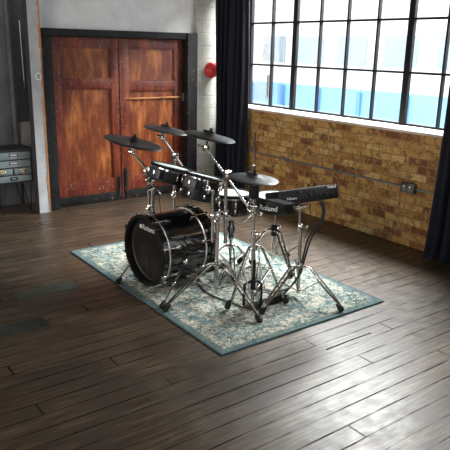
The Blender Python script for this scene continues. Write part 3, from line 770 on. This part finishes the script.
text('Roland', .06, 'logo', 'print_white', t_, smap, width=.165, bold=.02)

# --- cymbals and their boom stands
cA, nA = Vector((2.303, 4.36, 1.17)), leaning(12.5)
cB, nB = Vector((2.835, 4.74, 1.195)), leaning(10)
cC, nC = Vector((2.69, 3.85, 1.255)), leaning(10.5)
cymbal('black crash cymbal pad at the far left over the kick drum front', cA, .475, nA)
cymbal('black cymbal pad at the back, between the other two high cymbals', cB, .41, nB)
cymbal('black cymbal pad on the long boom, in front of the grey pillar', cC, .405, nC)
boom_stand('cymbal_stand', 'chrome boom stand holding the far left cymbal, behind the kick drum', (2.54, 4.55, 0), (2.535, 4.55, .87), (2.32, 4.43, 1.07), cA-nA*.0, nA,
           [(2.82, 4.70, 0), (2.50, 4.78, 0), (2.50, 4.46, 0)], .22, r=.018)
boom_stand('cymbal_stand', 'chrome boom stand holding the rear cymbal, behind the kick drum', (2.887, 4.70, 0), (2.895, 4.70, .95), (2.785, 4.74, 1.12), cB, nB,
           [(3.15, 4.85, 0), (2.75, 4.95, 0), (2.86, 4.45, 0)], .24, r=.018)
MB_ = MB
cs = boom_stand('cymbal_stand', 'chrome boom stand nearest the snare with the long diagonal boom', (2.637, 3.659, 0), (2.705, 3.64, .985), (2.645, 3.84, 1.16), cC, nC,
           [(2.115, 3.60, 0), (2.60, 3.05, 0), (3.02, 3.93, 0)], .275, r=.0165, tail=.01)
# rebuild of that stand's special shape: three parallel tubes in a cross clamp, long arm to both sides
for ch in list(cs.children):
    if ch.name.startswith(('lower_tube', 'upper_tube', 'boom_arm')): bpy.data.objects.remove(ch)
MB().cyl((2.637, 3.659, .045), (2.637, 3.659, .62), .0165, seg=16).build('lower_tube', 'chrome', cs)
MB().cyl((2.637, 3.659, .60), (2.637, 3.659, .70), .011, seg=16).build('mid_tube', 'chrome', cs)
MB().cyl((2.719, 3.659, .43), (2.705, 3.655, .975), .0155, seg=16).build('side_tube', 'chrome', cs)
MB().cyl((2.59, 3.659, .46), (2.59, 3.659, .87), .011, seg=16).build('side_tube', 'chrome', cs)
MB().box((2.655, 3.659, .655), (.16, .035, .022), None, .006).box((2.655, 3.659, .69), (.15, .03, .014), None, .004).build('cross_clamp', 'chrome', cs)
for x in (2.59, 2.637, 2.715): collar(cs, (x, 3.659, .66), .022, .06, 'clamp_collar', 'chrome', knob=(-.3, -1, 0))
A_, B_ = Vector((2.645, 3.84, 1.16)), Vector((2.806, 3.50, .745))
MB().cyl(A_, A_.lerp(B_, .5), .0065, seg=10).build('boom_arm', 'chrome', cs)
MB().cyl(A_.lerp(B_, .3), B_, .0095, seg=12, bev=.002).build('boom_sleeve', 'chrome', cs)
# tom holder with big ring and wing nut between middle stand and rack tom
MB().cyl((2.59, 3.659, .86), (2.60, 3.80, .86), .009, seg=10).build('tom_arm', 'chrome', cs)
MB().lathe((2.585, 3.72, .86), (-.6, -.8, 0), [(.02, -.02), (.026, -.015), (.026, .015), (.018, .03), (.006, .034)], 16).build('tom_arm_knob', 'chrome', cs)
MB().cyl((2.585, 3.715, .87), (2.585, 3.715, .94), .0045, seg=8).build('tom_arm_screw', 'chrome', cs)
# holders from the rear stands to the rack toms
MB().cyl((2.565, 4.53, .30), (2.565, 4.53, .84), .017, seg=14).build('second_tube', 'chrome', bpy.data.objects['cymbal_stand'])
MB().box((2.55, 4.54, .83), (.085, .04, .04), None, .01).box((2.55, 4.54, .74), (.07, .035, .03), None, .008).build('twin_clamp', 'chrome', bpy.data.objects['cymbal_stand'])
for dz, dx in ((.875, -.01), (.80, .02), (.72, -.015)):
    MB().cyl((2.54+dx-.03, 4.51, dz), (2.54+dx+.05, 4.53, dz+.012), .021, seg=14, bev=.004).build('clamp_drum', 'chrome', bpy.data.objects['cymbal_stand'])
h = thing('tom_holder', 'chrome clamp arm carrying the rack tom nearer the doors', 'clamp', (2.54, 4.55, .8))
MB().cyl((2.54, 4.55, .80), (2.60, 4.42, .84), .009, seg=10).build('arm', 'chrome', h)
collar(h, (2.54, 4.55, .80), .026, .06, 'clamp', knob=(-.7, -.7, 0)); toothed(h, (2.52, 4.51, .86), VR, .022, .03, 'ball_joint')
MB().tube([(2.50, 4.49, .79), (2.52, 4.43, .76), (2.56, 4.38, .70)], .007, 6).build('lever', 'chrome', h)
h = thing('tom_holder', 'chrome clamp arm carrying the deeper rack tom from the rear stand', 'clamp', (2.887, 4.70, .80))
MB().cyl((2.89, 4.70, .82), (2.79, 4.20, .82), .009, seg=10).build('arm', 'chrome', h)
collar(h, (2.89, 4.70, .82), .026, .06, 'clamp', knob=(-.7, -.7, 0))

# --- hi-hat
HX, HY = 2.725, 3.309
hs = thing('hi_hat_stand', 'chrome hi-hat stand with tall rod and black pedal, nearest row', 'stand', (HX, HY, 0))
MB().cyl((HX, HY, .06), (HX-.01, HY, .60), .0155, seg=16).build('lower_tube', 'chrome', hs)
MB().cyl((HX-.01, HY, .55), (HX-.02, HY, .88), .011, seg=16).build('upper_tube', 'chrome', hs)
MB().cyl((HX-.02, HY, .92), (HX-.03, HY, 1.345), .006, seg=8).build('pull_rod', 'chrome', hs)
collar(hs, (HX-.015, HY, .78), .026, .05, 'clamp', knob=(-.9, -.4, 0)); collar(hs, (HX-.015, HY, .745), .02, .03, 'memory_lock', knob=(.8, -.5, 0))
collar(hs, (HX-.01, HY, .60), .021, .04, 'height_collar', knob=(.3, -.9, 0)); collar(hs, (HX, HY, .49), .024, .045, 'leg_collar')
MB().cyl((HX-.02, HY, .865), (HX-.022, HY, .965), .036, .040, 20, .004).build('sensor', 'satin_black', hs)
MB().cyl((HX, HY, .16), (HX-.003, HY, .40), .018, seg=14).build('spring_housing', 'rubber', hs)
for f in ((2.528, 3.372, 0), (2.985, 3.205, 0), (3.02, 3.58, 0)): leg(hs, (HX, HY, .49), f, (HX, HY, .12), r=.009, knee=.45)
# pedal: frame, footboard, plate
MB().tube([(HX-.06, HY+.03, .03), (HX-.055, HY+.03, .20), (HX-.03, HY, .225), (HX+.03, HY-.02, .225), (HX+.055, HY-.03, .20), (HX+.06, HY-.03, .03)], .012, 8).build('pedal_frame', 'satin_black', hs)
MB().bb((HX-.05, HY-.055, .016), (HX+.36, HY+.055, .024), .002).build('base_plate', 'satin_black', hs)
pr = Matrix.Rotation(R(18), 3, 'Y')
MB().box((HX+.2, HY, .088), (.28, .085, .010), pr, .004).build('footboard', 'dark_steel', hs)
MB().box((HX+.2, HY, .0945), (.20, .055, .004), pr, .001).build('footboard_grip', 'rubber', hs)
MB().box((HX+.03, HY-.03, .13), (.05, .012, .10), None, .004).box((HX+.03, HY+.03, .13), (.05, .012, .10), None, .004).build('linkage', 'chrome', hs)
hc = Vector((HX-.028, HY, 1.022))
hn = Vector((.06, -.06, 1)).normalized()
t_ = cymbal('dark hi-hat cymbal pad on its stand in front of the brick wall', hc, .365, hn, 'hihat')
t_['label'] = 'dark hi-hat cymbal pad threaded on the tall rod, lowest of the cymbals'
MB().cyl(hc+Vector((0, 0, .048)), hc+Vector((0, 0, .085)), .012, seg=12).cyl(hc+Vector((0, 0, .07)), hc+Vector((-.05, .01, .075)), .004).build('clutch', 'chrome', t_)

# --- snare basket stand
ss = thing('snare_stand', 'chrome basket stand under the snare drum, behind the hi-hat', 'stand', (3.045, 4.02, 0))
SX, SY = 3.045, 4.02
MB().cyl((SX, SY, .06), (SX, SY, .42), .013, seg=14).build('tube', 'chrome', ss)
MB().lathe((SX, SY, .36), (0, 0, 1), [(.016, 0), (.03, .01), (.034, .05), (.022, .075), (.02, .12)], 14).build('basket_hub', 'dark_steel', ss)
for k in range(3):
    a = R(-150+120*k); d = Vector((math.cos(a), math.sin(a), 0))
    p = Vector((SX, SY, .44))
    arm = MB().tube([p, p+d*.08+Vector((0, 0, .015)), p+d*.165+Vector((0, 0, .075)), p+d*.180+Vector((0, 0, .12))], .007, 8).build('basket_arm', 'chrome', ss)
    MB().box(p+d*.182+Vector((0, 0, .112)), (.022, .022, .035), None, .006).build('rubber_grip', 'rubber', arm)
collar(ss, (SX, SY, .33), .024, .05, 'height_collar', 'dark_steel', knob=(-.6, -.8, 0)); collar(ss, (SX, SY, .24), .024, .045, 'leg_collar')
for k in range(3):
    a = R(-120+120*k); leg(ss, (SX, SY, .24), (SX+.27*math.cos(a), SY+.27*math.sin(a), 0), (SX, SY, .08), r=.008)

# --- pad stand (tripod under the lettered pad)
PX, PY = PC.x, PC.y
ps = thing('pad_stand', 'chrome tripod stand with black collar under the lettered drum pad', 'stand', (PX, PY, 0))
MB().cyl((PX-.02, PY, .08), (PX-.02, PY, .40), .017, seg=16).build('lower_tube', 'chrome', ps)
MB().cyl((PX-.02, PY, .38), (PX-.01, PY, .512), .011, seg=16).build('upper_tube', 'chrome', ps)
MB().lathe((PX-.02, PY, .30), (0, 0, 1), [(.024, 0), (.03, .01), (.03, .09), (.022, .1)], 16).build('black_collar', 'rubber', ps)
collar(ps, (PX-.02, PY, .385), .02, .02, 'height_collar', knob=(.8, -.3, 0))
for f in ((3.735, 4.03, 0), (3.22, 4.14, 0), (3.40, 3.60, 0)): leg(ps, (PX-.02, PY, .35), f, (PX-.02, PY, .09), r=.012, knee=.5)

# --- sound module and stand
MX, MY = 3.159, 3.267
ms = thing('module_stand', 'chrome tripod stand carrying the long black sound module', 'stand', (MX, MY, 0))
MB().cyl((MX, MY, .045), (MX-.02, MY, .59), .0145, seg=16).build('lower_tube', 'chrome', ms)
MB().cyl((MX-.02, MY, .58), (MX-.04, MY, .765), .010, seg=16).build('upper_tube', 'chrome', ms)
collar(ms, (MX-.02, MY, .59), .022, .05, 'height_collar', knob=(.8, -.5, 0)); collar(ms, (MX-.004, MY, .275), .024, .05, 'leg_collar')
MB().box((MX-.045, MY, .757), (.09, .05, .03), None, .008).cyl((MX-.10, MY-.02, .75), (MX+.03, MY-.02, .765), .013).build('mount_clamp', 'chrome', ms)
for f in ((3.235, 2.855, 0), (2.685, 3.165, 0), (3.42, 3.66, 0)): leg(ms, (MX-.004, MY, .275), f, (MX, MY, .055), r=.0095, knee=.35)
mo = thing('sound_module', 'long black sound module box with knobs and cables below it', 'sound module', (3.2, MY, .78))
mr = Matrix.Rotation(R(1.0), 3, 'Y') @ Matrix.Rotation(R(-14), 3, 'X')
mc = Vector((3.205, MY+.06, .822))
def mp(x, y, z): return mc + mr @ Vector((x, y, z))
poly = [(-.318, .052), (.315, .052), (.315, -.055), (-.13, -.055), (-.318, .006)]
b = MB(); vs_ = [mp(x, y, z) for y in (-.075, .075) for x, z in poly]
b._add(vs_, [[0, 1, 2, 3, 4], [9, 8, 7, 6, 5]] + [[i, i+5, (i+1) % 5+5, (i+1) % 5] for i in range(5)])
bmesh.ops.bevel(b.bm, geom=list(b.bm.edges), offset=.006, segments=2, affect='EDGES')
b.build('body', 'satin_black', mo)
MB().box(mp(.09, -.077, 0), (.43, .006, .092), mr, .002).build('rear_panel', 'satin_black', mo)
for x, z, r_ in ((-.10, .026, .014), (-.03, .03, .010), (-.05, -.016, .012), (.0, .0, .017), (.05, .018, .009), (.10, -.01, .009), (.18, -.015, .014), (.23, -.018, .008)):
    MB().lathe(mp(x, -.080, z), mr @ Vector((0, -1, 0)), [(r_, 0), (r_, .006), (r_*.6, .008)], 12).build('jack', 'cabinet', mo)
for x in (.10, .165): MB().cyl(mp(x, .03, .058), mp(x, .03, .082), .010, seg=12, bev=.002).build('knob', 'satin_black', mo)
def mt(cx_, cz_): return lambda x, y, z: mp(cx_+x, -.0838-z, cz_+y)
text('Roland', .02, 'logo', 'silver_ring', mo, mt(.235, .040), width=.09, bold=.04)
text('V-Drums', .02, 'logo', 'print_white', mo, lambda x, y, z: mp(-.185+x, -.0765-z, -.010+y), width=.10, bold=.04)
def cab(label, pts, r_=.0055):
    o = MB().tube(smooth_path(pts), r_, 8).build('cable', 'cable', loc=pts[0]); return tag(o, label, 'cable', None)
cab('thick black cable looping from the sound module down its stand', [(3.31, 3.24, .775), (3.325, 3.22, .70), (3.30, 3.225, .62), (3.22, 3.25, .50), (3.185, 3.262, .35), (3.12, 3.24, .20), (3.0, 3.28, .06), (2.9, 3.34, RZ+.006)], .008)
cab('second black cable hanging beside the thick module cable', [(3.34, 3.25, .775), (3.355, 3.23, .69), (3.33, 3.235, .60), (3.25, 3.25, .49), (3.205, 3.264, .33), (3.16, 3.27, .18), (3.10, 3.36, .05), (3.0, 3.5, RZ+.006)], .007)
cab('short thin cable with plug hanging straight under the sound module', [(3.18, 3.22, .78), (3.185, 3.215, .70), (3.185, 3.22, .63), (3.19, 3.232, .56), (3.175, 3.245, .5)], .004)
cab('thin grey cable sagging between the pad stand and module stand', [(3.146, 3.285, .44), (3.2, 3.45, .33), (3.25, 3.62, .24), (3.40, 3.80, .22)], .0035)
cab('thin cable drooping from the pad stand to the hi-hat pedal', [(3.36, 3.86, .12), (3.2, 3.75, .10), (3.05, 3.6, .14), (2.95, 3.42, .05)], .0035)
cab('black cable lying on the rug from kick drum to hi-hat pedal', [(2.66, 3.95, RZ+.006), (2.60, 3.80, RZ+.006), (2.59, 3.65, RZ+.006), (2.64, 3.42, RZ+.006), (2.68, 3.27, RZ+.006), (2.80, 3.22, RZ+.006)], .006)
cab('thin black cable hanging from the far left cymbal stand behind the kick drum', [(2.57, 4.53, .88), (2.60, 4.5, .80), (2.61, 4.5, .66), (2.64, 4.52, .45), (2.66, 4.56, .2), (2.7, 4.6, RZ+.005)], .0035)

# --- kick pedal behind the drum
kp = thing('kick_pedal', 'black and chrome kick pedal on the rug behind the kick drum', 'pedal', (2.92, 4.17, 0))
pb = KF + KA*(KL+.04); pb.z = 0
rz = Matrix.Rotation(R(4), 3, 'Z')
def kpp(x, y, z): return pb + rz @ Vector((x, y, z))
MB().box(kpp(.15, 0, .02), (.34, .10, .010), rz, .003).build('base_plate', 'satin_black', kp)
MB().box(kpp(.17, 0, .075), (.27, .08, .010), rz @ Matrix.Rotation(R(17), 3, 'Y'), .003).build('footboard', 'dark_steel', kp)
MB().cyl(kpp(.02, -.065, .02), kpp(.02, -.065, .21), .009, seg=10).cyl(kpp(.02, .065, .02), kpp(.02, .065, .21), .009, seg=10).cyl(kpp(.02, -.085, .205), kpp(.02, .085, .205), .008, seg=10).build('frame', 'chrome', kp)
MB().cyl(kpp(.02, 0, .205), kpp(.0, 0, .33), .004, seg=8).build('beater_rod', 'chrome', kp)
MB().cyl(kpp(-.02, 0, .335), kpp(.02, 0, .335), .024, seg=18, bev=.004).build('beater', 'rubber', kp)
